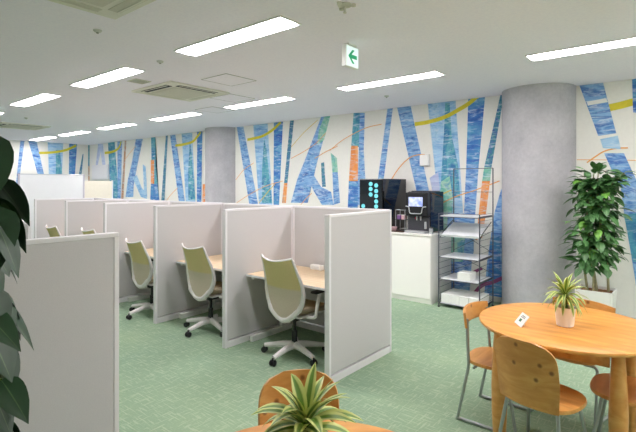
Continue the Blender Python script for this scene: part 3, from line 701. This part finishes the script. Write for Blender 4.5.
obj('drip_tray', B((-.01, -.235, .016), (.31, .13, .03), bev=.006), M['silver'], t)
obj('milk_nozzle', B((.12, -.215, .11), (.03, .03, .1), bev=.008), M['silver'], t)
obj('top_lid', B((0, .03, .579), (.30, .3, .012), bev=.004), M['dark_grey'], t)
t = thing('serving_tray', 'dark brown serving tray lying left of the coffee machine', 'tray', (-3.315, 5.86, .9455))
obj('base', B((0, 0, .004), (.27, .30, .008), bev=.002), M['brown_tray'], t)
bm = bmesh.new()
for s in (-1, 1): box(bm, (s * .13, 0, .012), (.012, .30, .016), .003); box(bm, (0, s * .144, .012), (.248, .012, .016), .003)
obj('rim', bm, M['brown_tray'], t)
t = thing('condiment_rack', 'small black two-tier rack standing on the brown tray', 'rack', (-3.28, 5.90, .954))
for z in (.003, .16): obj('tier', B((0, 0, z), (.16, .14, .006)), M['black_plastic'], t)
bm = bmesh.new()
for a in (-1, 1):
    for b in (-1, 1): tube(bm, [(a * .075, b * .065, .006), (a * .075, b * .065, .30)], .004, 6)
for a in (-1, 1): tube(bm, [(a * .075, -.065, .30), (a * .075, .065, .30)], .004, 6)
tube(bm, [(-.075, -.065, .30), (.075, -.065, .30)], .004, 6); obj('wire_frame', bm, M['silver'], t)
for k, (mt, z, x, nm) in enumerate(((M['purple'], .964 + .154, -.035, 'purple packet box on the upper tier of the small black rack'), (M['pink'], .964 + .154, .035, 'pink packet box on the upper tier of the small black rack'))):
    b = thing('packet_box', nm, 'packet box', (-3.28 + x, 5.89, z), 0)
    obj('carton', B((0, 0, .03), (.055, .08, .06), bev=.004), mt, b); obj('lid_flap', B((0, 0, .0625), (.05, .07, .004)), M['paper'], b)
t = thing('bowl', 'pale pink bowl in front of the small black rack on the tray', 'bowl', (-3.36, 5.775, .954))
bm = bmesh.new(); lathe(bm, [(.03, 0), (.032, .004), (.05, .03), (.056, .06), (.052, .06), (.045, .03), (.02, .008)], 28); obj('shell', bm, M['pink'], t, True)
bm = bmesh.new(); lathe(bm, [(.045, .045), (.03, .055), (.0, .058)], 20, cap=False); obj('sugar_packets', bm, M['paper'], t, True)
t = thing('canister', 'small silver canister at the right corner of the cabinet top', 'canister', (-2.775, 5.78, .9455))
bm = bmesh.new(); lathe(bm, [(.024, 0), (.026, .004), (.026, .075), (.024, .08)], 24); obj('can', bm, M['silver'], t, True)
bm = bmesh.new(); lathe(bm, [(.027, .0801), (.027, .092), (.008, .095)], 24); obj('lid', bm, M['dark_grey'], t, True)
t = thing('wall_sensor', 'small white box fixed to the mural above the coffee machine', 'wall sensor', (-3.19, YW - .01, 1.99))
obj('case', B((0, -.02, 0), (.145, .05, .165), bev=.008), M['paper'], t)
obj('back_plate', B((0, .004, 0), (.16, .012, .18), bev=.003), M['plinth'], t)

# ------------------------------------------------------------------ wire shelf with boxes
X0, X1, Y0, Y1 = -2.632, -2.087, 5.71, 6.20
t = thing('wire_shelf', 'open wire shelf unit with white boards beside the cabinet', 'shelf', ((X0 + X1) / 2, (Y0 + Y1) / 2, 0))
hx, hy = (X1 - X0) / 2, (Y1 - Y0) / 2
for (a, b, h) in ((-1, -1, 1.24), (1, -1, 1.24), (-1, 1, 1.84), (1, 1, 1.84)):
    bm = bmesh.new(); tube(bm, [(a * hx, b * hy, .012), (a * hx, b * hy, h)], .008, 8); p = obj('post', bm, M['wire'], t, True)
    bm = bmesh.new(); lathe(bm, [(.016, 0), (.016, .012)], 12, (a * hx, b * hy, 0)); obj('foot', bm, M['black_plastic'], p)
for a in (-1, 1):
    bm = bmesh.new()
    for k in range(15):
        z = .09 + k * .082
        tube(bm, [(a * hx, -hy, z), (a * hx, hy, z)], .0028, 5)
    obj('side_ladder', bm, M['wire'], t)
bm = bmesh.new(); tube(bm, [(-hx, hy, 1.84), (hx, hy, 1.84)], .005, 6); tube(bm, [(-hx, hy, 1.52), (hx, hy, 1.52)], .003, 6); tube(bm, [(-hx, -hy, 1.24), (hx, -hy, 1.24)], .005, 6)
obj('top_bar', bm, M['wire'], t)
bm = bmesh.new()
for z0, z1 in ((.42, .66), (.70, 1.0)):
    tube(bm, [(-hx, hy + .004, z0), (hx, hy + .004, z1)], .0035, 6); tube(bm, [(-hx, hy + .01, z1), (hx, hy + .01, z0)], .0035, 6)
obj('cross_brace', bm, M['wire'], t)
for z in (.055, .375, .665, 1.205):
    s = obj('shelf_board', B((0, 0, z), (2 * hx - .03, 2 * hy - .03, .014), bev=.003), M['shelf_white'], t)
    bm = bmesh.new()
    for a in (-1, 1): box(bm, (a * (hx - .011), 0, z - .004), (.008, 2 * hy - .02, .026))
    for b in (-1, 1): box(bm, (0, b * (hy - .011), z - .011), (2 * hx - .04, .006, .008))
    obj('support_rail', bm, M['wire'], s)
s = obj('display_board', B((0, 0, 0), (2 * hx - .035, .44, .012), bev=.003), M['shelf_white'], t); s.location = (0, -.02, 1.015); s.rotation_euler.x = math.radians(20)
obj('lip', B((0, -.224, .012), (2 * hx - .035, .006, .03)), M['shelf_white'], s)
for a in (-1, 1):
    bm = bmesh.new(); tube(bm, rounded([(a * (hx - .008), .20, 1.12), (a * (hx - .008), -.12, .99), (a * (hx - .008), -.22, .92)], .04), .006, 6); obj('display_bracket', bm, M['black_plastic'], t)
bx = thing('paper_box', 'white box alone on the fourth board of the wire shelf', 'box', (-2.30, 5.83, .3825))
obj('carton', B((0, 0, .045), (.17, .2, .09), bev=.003), M['paper'], bx); obj('lid', B((0, 0, .0945), (.174, .204, .008), bev=.002), M['paper'], bx)
for k, lab in enumerate(('leftmost white box on the bottom board of the wire shelf', 'second white box from the left on the bottom board of the wire shelf',
                         'third white box from the left on the bottom board of the wire shelf', 'rightmost white box on the bottom board of the wire shelf')):
    bx = thing('paper_box', lab, 'box', (X0 + .084 + k * .1245, 5.93 + .004 * (k % 2), .0625), 0, 'white boxes on the bottom board')
    obj('carton', B((0, 0, .05), (.119, .40, .10), bev=.003), M['paper'], bx)
    obj('lid', B((0, 0, .105), (.1205, .404, .01), bev=.002), M['paper'], bx)

# ------------------------------------------------------------------ plants
def prof(kind, s):
    T = {'ovate': [(0, .12), (.1, .5), (.3, .95), (.45, 1), (.7, .72), (.88, .3), (1, .02)],
         'heart': [(0, .45), (.08, .86), (.22, 1), (.42, .95), (.65, .68), (.85, .28), (1, .02)],
         'strap': [(0, .45), (.15, .8), (.4, 1), (.65, .85), (.85, .45), (1, .03)]}[kind]
    for (a, b), (c, d) in zip(T, T[1:]):
        if s <= c: return b + (d - b) * (s - a) / (c - a)
    return T[-1][1]

def leaf(bm, uv, base, d, length, width, droop, kind='ovate', n=6, fold=.25, roll=0.0, mi=0):
    base = Vector(base); d = Vector(d).normalized()
    side = d.cross(Vector((0, 0, 1)))
    side = side.normalized() if side.length > 1e-3 else Vector((1, 0, 0))
    side = Matrix.Rotation(roll, 3, d) @ side
    pts = []; p = base.copy(); dd = d.copy(); st = length / n
    for i in range(n + 1):
        s = i / n; w = width / 2 * prof(kind, s)
        sd = (side - dd * side.dot(dd)).normalized(); up = sd.cross(dd)
        row = []
        for u in (-1, -.5, 0, .5, 1):
            row.append((bm.verts.new(p + sd * (w * u) + up * (w * fold * abs(u) - w * .08 * (abs(u) > .9))), (u + 1) / 2, s))
        pts.append(row); p = p + dd * st
        dd = (dd + Vector((0, 0, -droop / n))).normalized()
    for a, b in zip(pts, pts[1:]):
        for k in range(4):
            f = bm.faces.new((a[k][0], a[k + 1][0], b[k + 1][0], b[k][0])); f.material_index = mi
            for lp, q in zip(f.loops, (a[k], a[k + 1], b[k + 1], b[k])): lp[uv].uv = (q[1], q[2])

def foliage(name, bm, mats, parent):
    me = bpy.data.meshes.new(name); bm.to_mesh(me); bm.free()
    for m in mats: me.materials.append(m)
    for p in me.polygons: p.use_smooth = True
    o = bpy.data.objects.new(name, me); C.objects.link(o); o.parent = parent; return o

def rnd(a, b): return a + (b - a) * R.random()

# small potted dracaena
def dracaena(label, loc, rz, LL=1.0, WW=1.0, DR=1.0):
    t = thing('potted_dracaena', label, 'potted plant', loc, rz, 'small striped table plants')
    bm = bmesh.new(); lathe(bm, [(.046, 0), (.05, .003), (.062, .118), (.064, .122), (.058, .122), (.056, .105)], 32, cap=False)
    g = [v for v in bm.verts if abs(v.co.z) < 1e-6]; bm.faces.new(g); obj('pot', bm, M['pot'], t, True)
    bm = bmesh.new(); lathe(bm, [(.0565, .104), (.03, .108), (.001, .109)], 24); obj('soil', bm, M['soil'], t, True)
    bm = bmesh.new(); lathe(bm, [(.017, .10), (.014, .16), (.013, .215)], 12); obj('cane', bm, M['green_stem'], t, True)
    bm = bmesh.new(); uv = bm.loops.layers.uv.new('UVMap')
    for k in range(46):
        a = k * 2.39996 + rnd(-.2, .2); lv = k / 46
        el = -.15 + 1.35 * lv ** .9 + rnd(-.12, .12)
        d = (math.cos(a) * math.cos(el), math.sin(a) * math.cos(el), math.sin(el))
        z = .165 + .055 * lv
        leaf(bm, uv, (math.cos(a) * .01, math.sin(a) * .01, z), d, rnd(.15, .205) * LL * (1 - .25 * max(0, lv - .7)), rnd(.028, .038) * WW, rnd(1.0, 2.0) * DR * (1.15 - .75 * lv), 'strap', 9, .3, rnd(-.3, .3))
    foliage('leaves', bm, [M['leaf_dracaena']], t)
    return t
dr = dracaena('small striped-leaf plant in a white pot on the round table at right', (-.642, 3.255, .721), 0, .84, .78, 1.5)
dracaena('striped-leaf plant on the foreground table at the bottom edge', (-.885, 1.015, .721), 1.9, .86, 1.2, 1.25)

# tall broad-leaved plant in a square white planter
t = thing('potted_rubber_plant', 'tall bushy green plant in a square white planter beside the grey column', 'potted plant', (-.845, 5.84, 0))
bm = bmesh.new(); hs = .17; ht = .18
ring = lambda h, z: [bm.verts.new((a * h, b * h, z)) for a, b in ((-1, -1), (1, -1), (1, 1), (-1, 1))]
rs = [ring(hs - .025, 0), ring(ht, .475), ring(ht - .016, .475), ring(ht - .02, .40)]
bm.faces.new(rs[0]); bm.faces.new(rs[3])
for a, b in zip(rs, rs[1:]):
    for k in range(4): bm.faces.new((a[k], a[(k + 1) % 4], b[(k + 1) % 4], b[k]))
bmesh.ops.bevel(bm, geom=[e for e in bm.edges if abs(e.verts[0].co.z - e.verts[1].co.z) > .2], offset=.02, segments=3, affect='EDGES')
obj('planter', bm, M['planter'], t, True)
bm = bmesh.new(); vs = box(bm, (0, 0, .43), (2 * ht - .05, 2 * ht - .05, .03), .008); obj('soil', bm, M['soil'], t)
stems = []
for k in range(4):
    a = k * PI / 2 + .5; q = [Vector((.07 * math.cos(a) + .05 * math.sin(z * 3 + k), .07 * math.sin(a) + .04 * math.cos(z * 2.3 + k), z)) for z in (.43, .7, 1.0, 1.3, 1.6, 1.78 - .12 * (k % 2))]
    stems.append(q); bm = bmesh.new(); tube(bm, q, [.014, .013, .012, .010, .007, .004], 8); obj('stem', bm, M['stem'], t, True)
bm = bmesh.new(); uv = bm.loops.layers.uv.new('UVMap')
for k in range(720):
    q = stems[k % 4]; s = rnd(.2, 1) * 4.98; i = int(s); p = q[i].lerp(q[min(i + 1, 5)], s - i)
    a = rnd(0, 2 * PI); rr = rnd(.01, .15) * (1 if s > .5 else .6)
    b = p + Vector((math.cos(a) * rr, math.sin(a) * rr, rnd(-.02, .04)))
    el = rnd(-.75, .35) + (.5 if s > 4.6 else 0)
    leaf(bm, uv, b, (math.cos(a) * math.cos(el), math.sin(a) * math.cos(el), math.sin(el)), rnd(.11, .17), rnd(.06, .09), rnd(.3, 1.1), 'ovate', 5, .22, rnd(-.5, .5), 1 if R.random() < .05 else 0)
for k in range(9):   # a side sprig reaching right
    leaf(bm, uv, (.17 + .012 * k, -.02, 1.66 + .012 * k), (.9, rnd(-.9, .9), rnd(-.2, .3)), .13, .07, .6, 'ovate', 5, .2, rnd(-.3, .3), 0)
foliage('leaves', bm, [M['leaf_ficus'], M['leaf_bright']], t)
bm = bmesh.new(); tube(bm, [(.06, 0, 1.5), (.16, -.02, 1.64), (.28, -.02, 1.76)], [.006, .005, .003], 6); obj('side_branch', bm, M['stem'], t, True)

# climbing plant on a coir pole, left foreground
PP = Vector((-1.412, .293, 0))
t = thing('climbing_plant', 'large dark green climbing plant on a pole at the left edge', 'potted plant', PP)
bm = bmesh.new(); lathe(bm, [(.12, 0), (.13, .005), (.165, .29), (.17, .30), (.155, .30), (.15, .26)], 36, cap=False); bm.faces.new([v for v in bm.verts if abs(v.co.z) < 1e-6]); obj('pot', bm, M['pot'], t, True)
bm = bmesh.new(); lathe(bm, [(.151, .258), (.08, .268), (.001, .27)], 28); obj('soil', bm, M['soil'], t, True)
bm = bmesh.new(); lathe(bm, [(.038, .26), (.038, 1.62), (.03, 1.64), (.001, 1.645)], 20); obj('coir_pole', bm, M['coir'], t, True)
bm = bmesh.new(); tube(bm, [(.046 * math.cos(z * 7), .046 * math.sin(z * 7), z) for z in [.27 + .03 * k for k in range(46)]], .007, 6); obj('vine_stem', bm, M['green_stem'], t, True)
bm = bmesh.new(); uv = bm.loops.layers.uv.new('UVMap'); pet = bmesh.new()
fwd = Vector((.7711, .6367, 0)); near = Vector((.6367 * 1, -.7711, 0))      # image right, towards the viewer
for k in range(120):
    z = .36 + 1.24 * ((k * .618) % 1); a = rnd(0, 2 * PI)
    o = Vector((math.cos(a), math.sin(a), 0)); b = o * rnd(.06, .10) + Vector((0, 0, z + rnd(.02, .06)))
    tube(pet, [o * .04 + Vector((0, 0, z - .03)), o * .05 + Vector((0, 0, z + .02)), b], .0035, 5, cap=False)
    leaf(bm, uv, b, (o.x, o.y, rnd(-2.0, -1.0)), rnd(.13, .18), rnd(.09, .13), rnd(.1, .7), 'heart', 8, .22, rnd(-.4, .4), 0)
# the leaves that stand out to the right: reach from the pole, height, lean, length, width, roll
for (u, z, du, dz, L, W, roll) in ((.10, 1.745, .2, -1, .205, .15, .15), (.155, 1.53, .55, -1, .14, .085, -.3), (.13, 1.565, .3, -1, .155, .12, .3), (.125, 1.37, .3, -1, .14, .11, -.1), (.12, 1.325, 1.0, -.75, .135, .07, .3),
                            (.125, 1.30, .65, -1, .155, .115, -.1), (.165, 1.165, .85, -1, .12, .065, .5), (.15, 1.125, .6, -1, .10, .055, .1), (.06, 1.23, .4, -1, .18, .13, -.2), (.06, 1.45, .3, -1, .18, .13, .2), (.07, 1.66, .3, -1, .19, .14, 0)):
    b = fwd * u + near * .06 + Vector((0, 0, z)); tube(pet, [fwd * .02 + Vector((0, 0, z - .06)), fwd * (u * .6) + near * .05 + Vector((0, 0, z + .015)), b], .0035, 5, cap=False)
    leaf(bm, uv, b, fwd * du + near * .15 + Vector((0, 0, dz)), L, W, .25, 'heart', 8, .2, roll, 0)
foliage('leaves', bm, [M['leaf_dark']], t)
obj('leaf_stalks', pet, M['green_stem'], t, True)

# ------------------------------------------------------------------ round tables
def round_table(label, loc, rz):
    t = thing('round_table', label, 'table', loc, rz, 'round wooden tables')
    r = .532; bm = bmesh.new(); lathe(bm, [(r - .03, .692), (r - .006, .697), (r, .708), (r - .002, .717), (r - .008, .72), (.4, .72), (.2, .72), (.001, .72)], 96); obj('tabletop', bm, M['table_wood'], t, True)
    for k in range(4):
        a = PI / 4 + k * PI / 2; c = (.452 * math.cos(a), .452 * math.sin(a))
        bm = bmesh.new(); lathe(bm, [(.034, 0), (.038, .006), (.046, .18), (.048, .34), (.042, .52), (.033, .66), (.032, .687)], 24, (c[0] - 0, c[1], 0)); obj('leg', bm, M['leg_wood'], t, True)
        a2 = k * PI / 2
        q = B((.318 * 1, 0, .645), (.022, .56, .082), bev=.003); 
        ap = obj('apron', q, M['apron_wood'], t); ap.rotation_euler.z = a2
    return t
rt = round_table('round wooden table at right carrying the small potted plant and card', (-.646, 3.308, 0), 0)
dup(rt, (-.79, .94, 0), .75, 'round wooden table in the foreground, only its far edge in view')

def superellipse(a, b, n, e):
    out = []
    for k in range(n):
        th = 2 * PI * k / n; c, s = math.cos(th), math.sin(th)
        out.append((a * abs(c) ** (2 / e) * (1 if c >= 0 else -1), b * abs(s) ** (2 / e) * (1 if s >= 0 else -1)))
    return out
def seat_mesh(a, b):
    bm = bmesh.new(); n = 48; O = superellipse(a, b, n, 2.6); rows = []
    dish = lambda f: -.012 * (1 - f * f)
    for f, z in ((.9, .388), (.985, .392), (1, .402), (.985, .413), (.75, .409), (.5, .405), (.25, .403)):
        rows.append([bm.verts.new((x * f, y * f, z)) for x, y in O])
    for p, q in zip(rows, rows[1:]):
        for k in range(n): bm.faces.new((p[k], p[(k + 1) % n], q[(k + 1) % n], q[k]))
    bm.faces.new(rows[0][::-1]); bm.faces.new(rows[-1]); return bm
def shell_chair(label, loc, rz):
    t = thing('wooden_chair', label, 'chair', loc, rz, 'bent plywood chairs with full backs')
    obj('seat', seat_mesh(.215, .20), M['seat_wood'], t, True)
    g = []
    for i in range(19):
        v = i / 18; w = .168 + .012 * min(v / .4, 1)
        if v > .45: w *= max(.06, (1 - ((v - .45) / .55) ** 4.6)) ** (1 / 2.8)
        g.append([Vector((w * u, -.192 - .055 * v + .05 * (w * u / .19) ** 2, .392 + .378 * v)) for u in [-1 + k / 5 for k in range(11)]])
    bm = bmesh.new(); sheet(bm, g, .014); obj('backrest', bm, M['knot_wood'], t, True)
    for a in (-1, 1):
        for b in (-1, 1):
            bm = bmesh.new(); tube(bm, [(a * .145, b * .12, .384), (a * .1675, b * .1525, .195), (a * .19, b * .185, .006)], .0105, 10); l = obj('leg', bm, M['chrome'], t, True)
            bm = bmesh.new(); lathe(bm, [(.013, 0), (.013, .014)], 12, (a * .19, b * .185, 0)); obj('glide', bm, M['dark_grey'], l)
    bm = bmesh.new(); tube(bm, rounded([(-.13, -.10, .38), (.13, -.10, .38), (.13, .10, .38), (-.13, .10, .38), (-.13, -.10, .38)], .02), .009, 8); obj('under_frame', bm, M['chrome'], t, True)
    return t
def band_chair(label, loc, rz):
    t = thing('wooden_chair', label, 'chair', loc, rz, 'tube-framed chairs with narrow backs')
    obj('seat', seat_mesh(.205, .20), M['seat_wood'], t, True)
    g = []
    for i in range(7):
        v = i / 6; z = .64 + .112 * v
        g.append([Vector((.215 * u, -.20 - .012 * v + .055 * u * u, z - .012 * u * u * v)) for u in [-1 + k / 7 for k in range(15)]])
    bm = bmesh.new(); sheet(bm, g, .016); obj('backrest', bm, M['knot_wood'], t, True)
    for s in (-1, 1):
        bm = bmesh.new(); tube(bm, rounded([(s * .196, -.147, .70), (s * .205, -.138, .52), (s * .208, -.13, .392), (s * .215, -.205, .02), (s * .215, -.212, .0125), (s * .215, .18, .0125), (s * .205, .12, .384), (s * .12, .12, .380)], .035, 5), .0105, 10)
        obj('sled_frame', bm, M['chrome'], t, True)
    bm = bmesh.new(); tube(bm, [(-.2, -.10, .376), (.2, -.10, .376)], .009, 8); obj('cross_bar', bm, M['chrome'], t, True)
    return t
sh = shell_chair('wooden chair with a tall knotty rounded back at the front of the round table', (-.685, 2.88, 0), math.radians(-14))
dup(sh, (-.30, 3.26, 0), math.radians(90), 'wooden chair at the right of the round table, only its seat in view')
dup(sh, (-1.22, 1.40, 0), math.radians(230), 'wooden chair with a rounded back behind the foreground table plant')
bc = band_chair('wooden chair with a narrow curved back and steel sled legs left of the round table', (-1.06, 3.262, 0), math.radians(-90))
dup(bc, (-.685, 3.74, 0), math.radians(168), 'wooden chair on the far side of the table, its narrow back showing over the edge')

t = thing('table_card', 'small white card with print standing tilted on the round table', 'card', (-.878, 3.075, .7205), math.radians(-54))
# local: card leans back, front faces -Y
m = Matrix.Rotation(math.radians(-38), 3, 'X')
obj('card', B(m @ Vector((0, 0, .041)) + Vector((0, 0, .002)), (.112, .003, .085), rot=m), M['paper'], t)
for k, (zz, w, mt) in enumerate(((.066, .05, 'ink'), (.056, .056, 'ink'), (.034, .03, 'card_green'))):
    obj('print', B(m @ Vector((0 if k < 2 else -.008, -.0021, zz)) + Vector((0, 0, .002)), (w, .0008, .005 if k < 2 else .02), rot=m), M[mt], t)
obj('easel_back', B((0, .035, .015), (.03, .003, .03), rot=None), M['paper'], t)

# ------------------------------------------------------------------ camera and render look
cam = bpy.data.cameras.new('camera'); co = bpy.data.objects.new('camera', cam); C.objects.link(co)
cam.sensor_width = 36; cam.lens = 457.257 * 36 / 636; cam.shift_y = -(216 - 184.586) / 636; cam.clip_start = .05
co.location = (0, 0, 1.62); co.rotation_euler = (PI / 2, 0, .6901); SC.camera = co
w = bpy.data.worlds.new('world'); SC.world = w; w.use_nodes = True
w.node_tree.nodes['Background'].inputs[0].default_value = (.8, .85, .9, 1); w.node_tree.nodes['Background'].inputs[1].default_value = .05
v = SC.view_settings; v.view_transform = 'Standard'; v.look = 'None'; v.exposure = 1.12; v.gamma = 1.0; v.use_curve_mapping = False
SC.cycles.use_denoising = True
SC.cycles.max_bounces = 10; SC.cycles.diffuse_bounces = 7
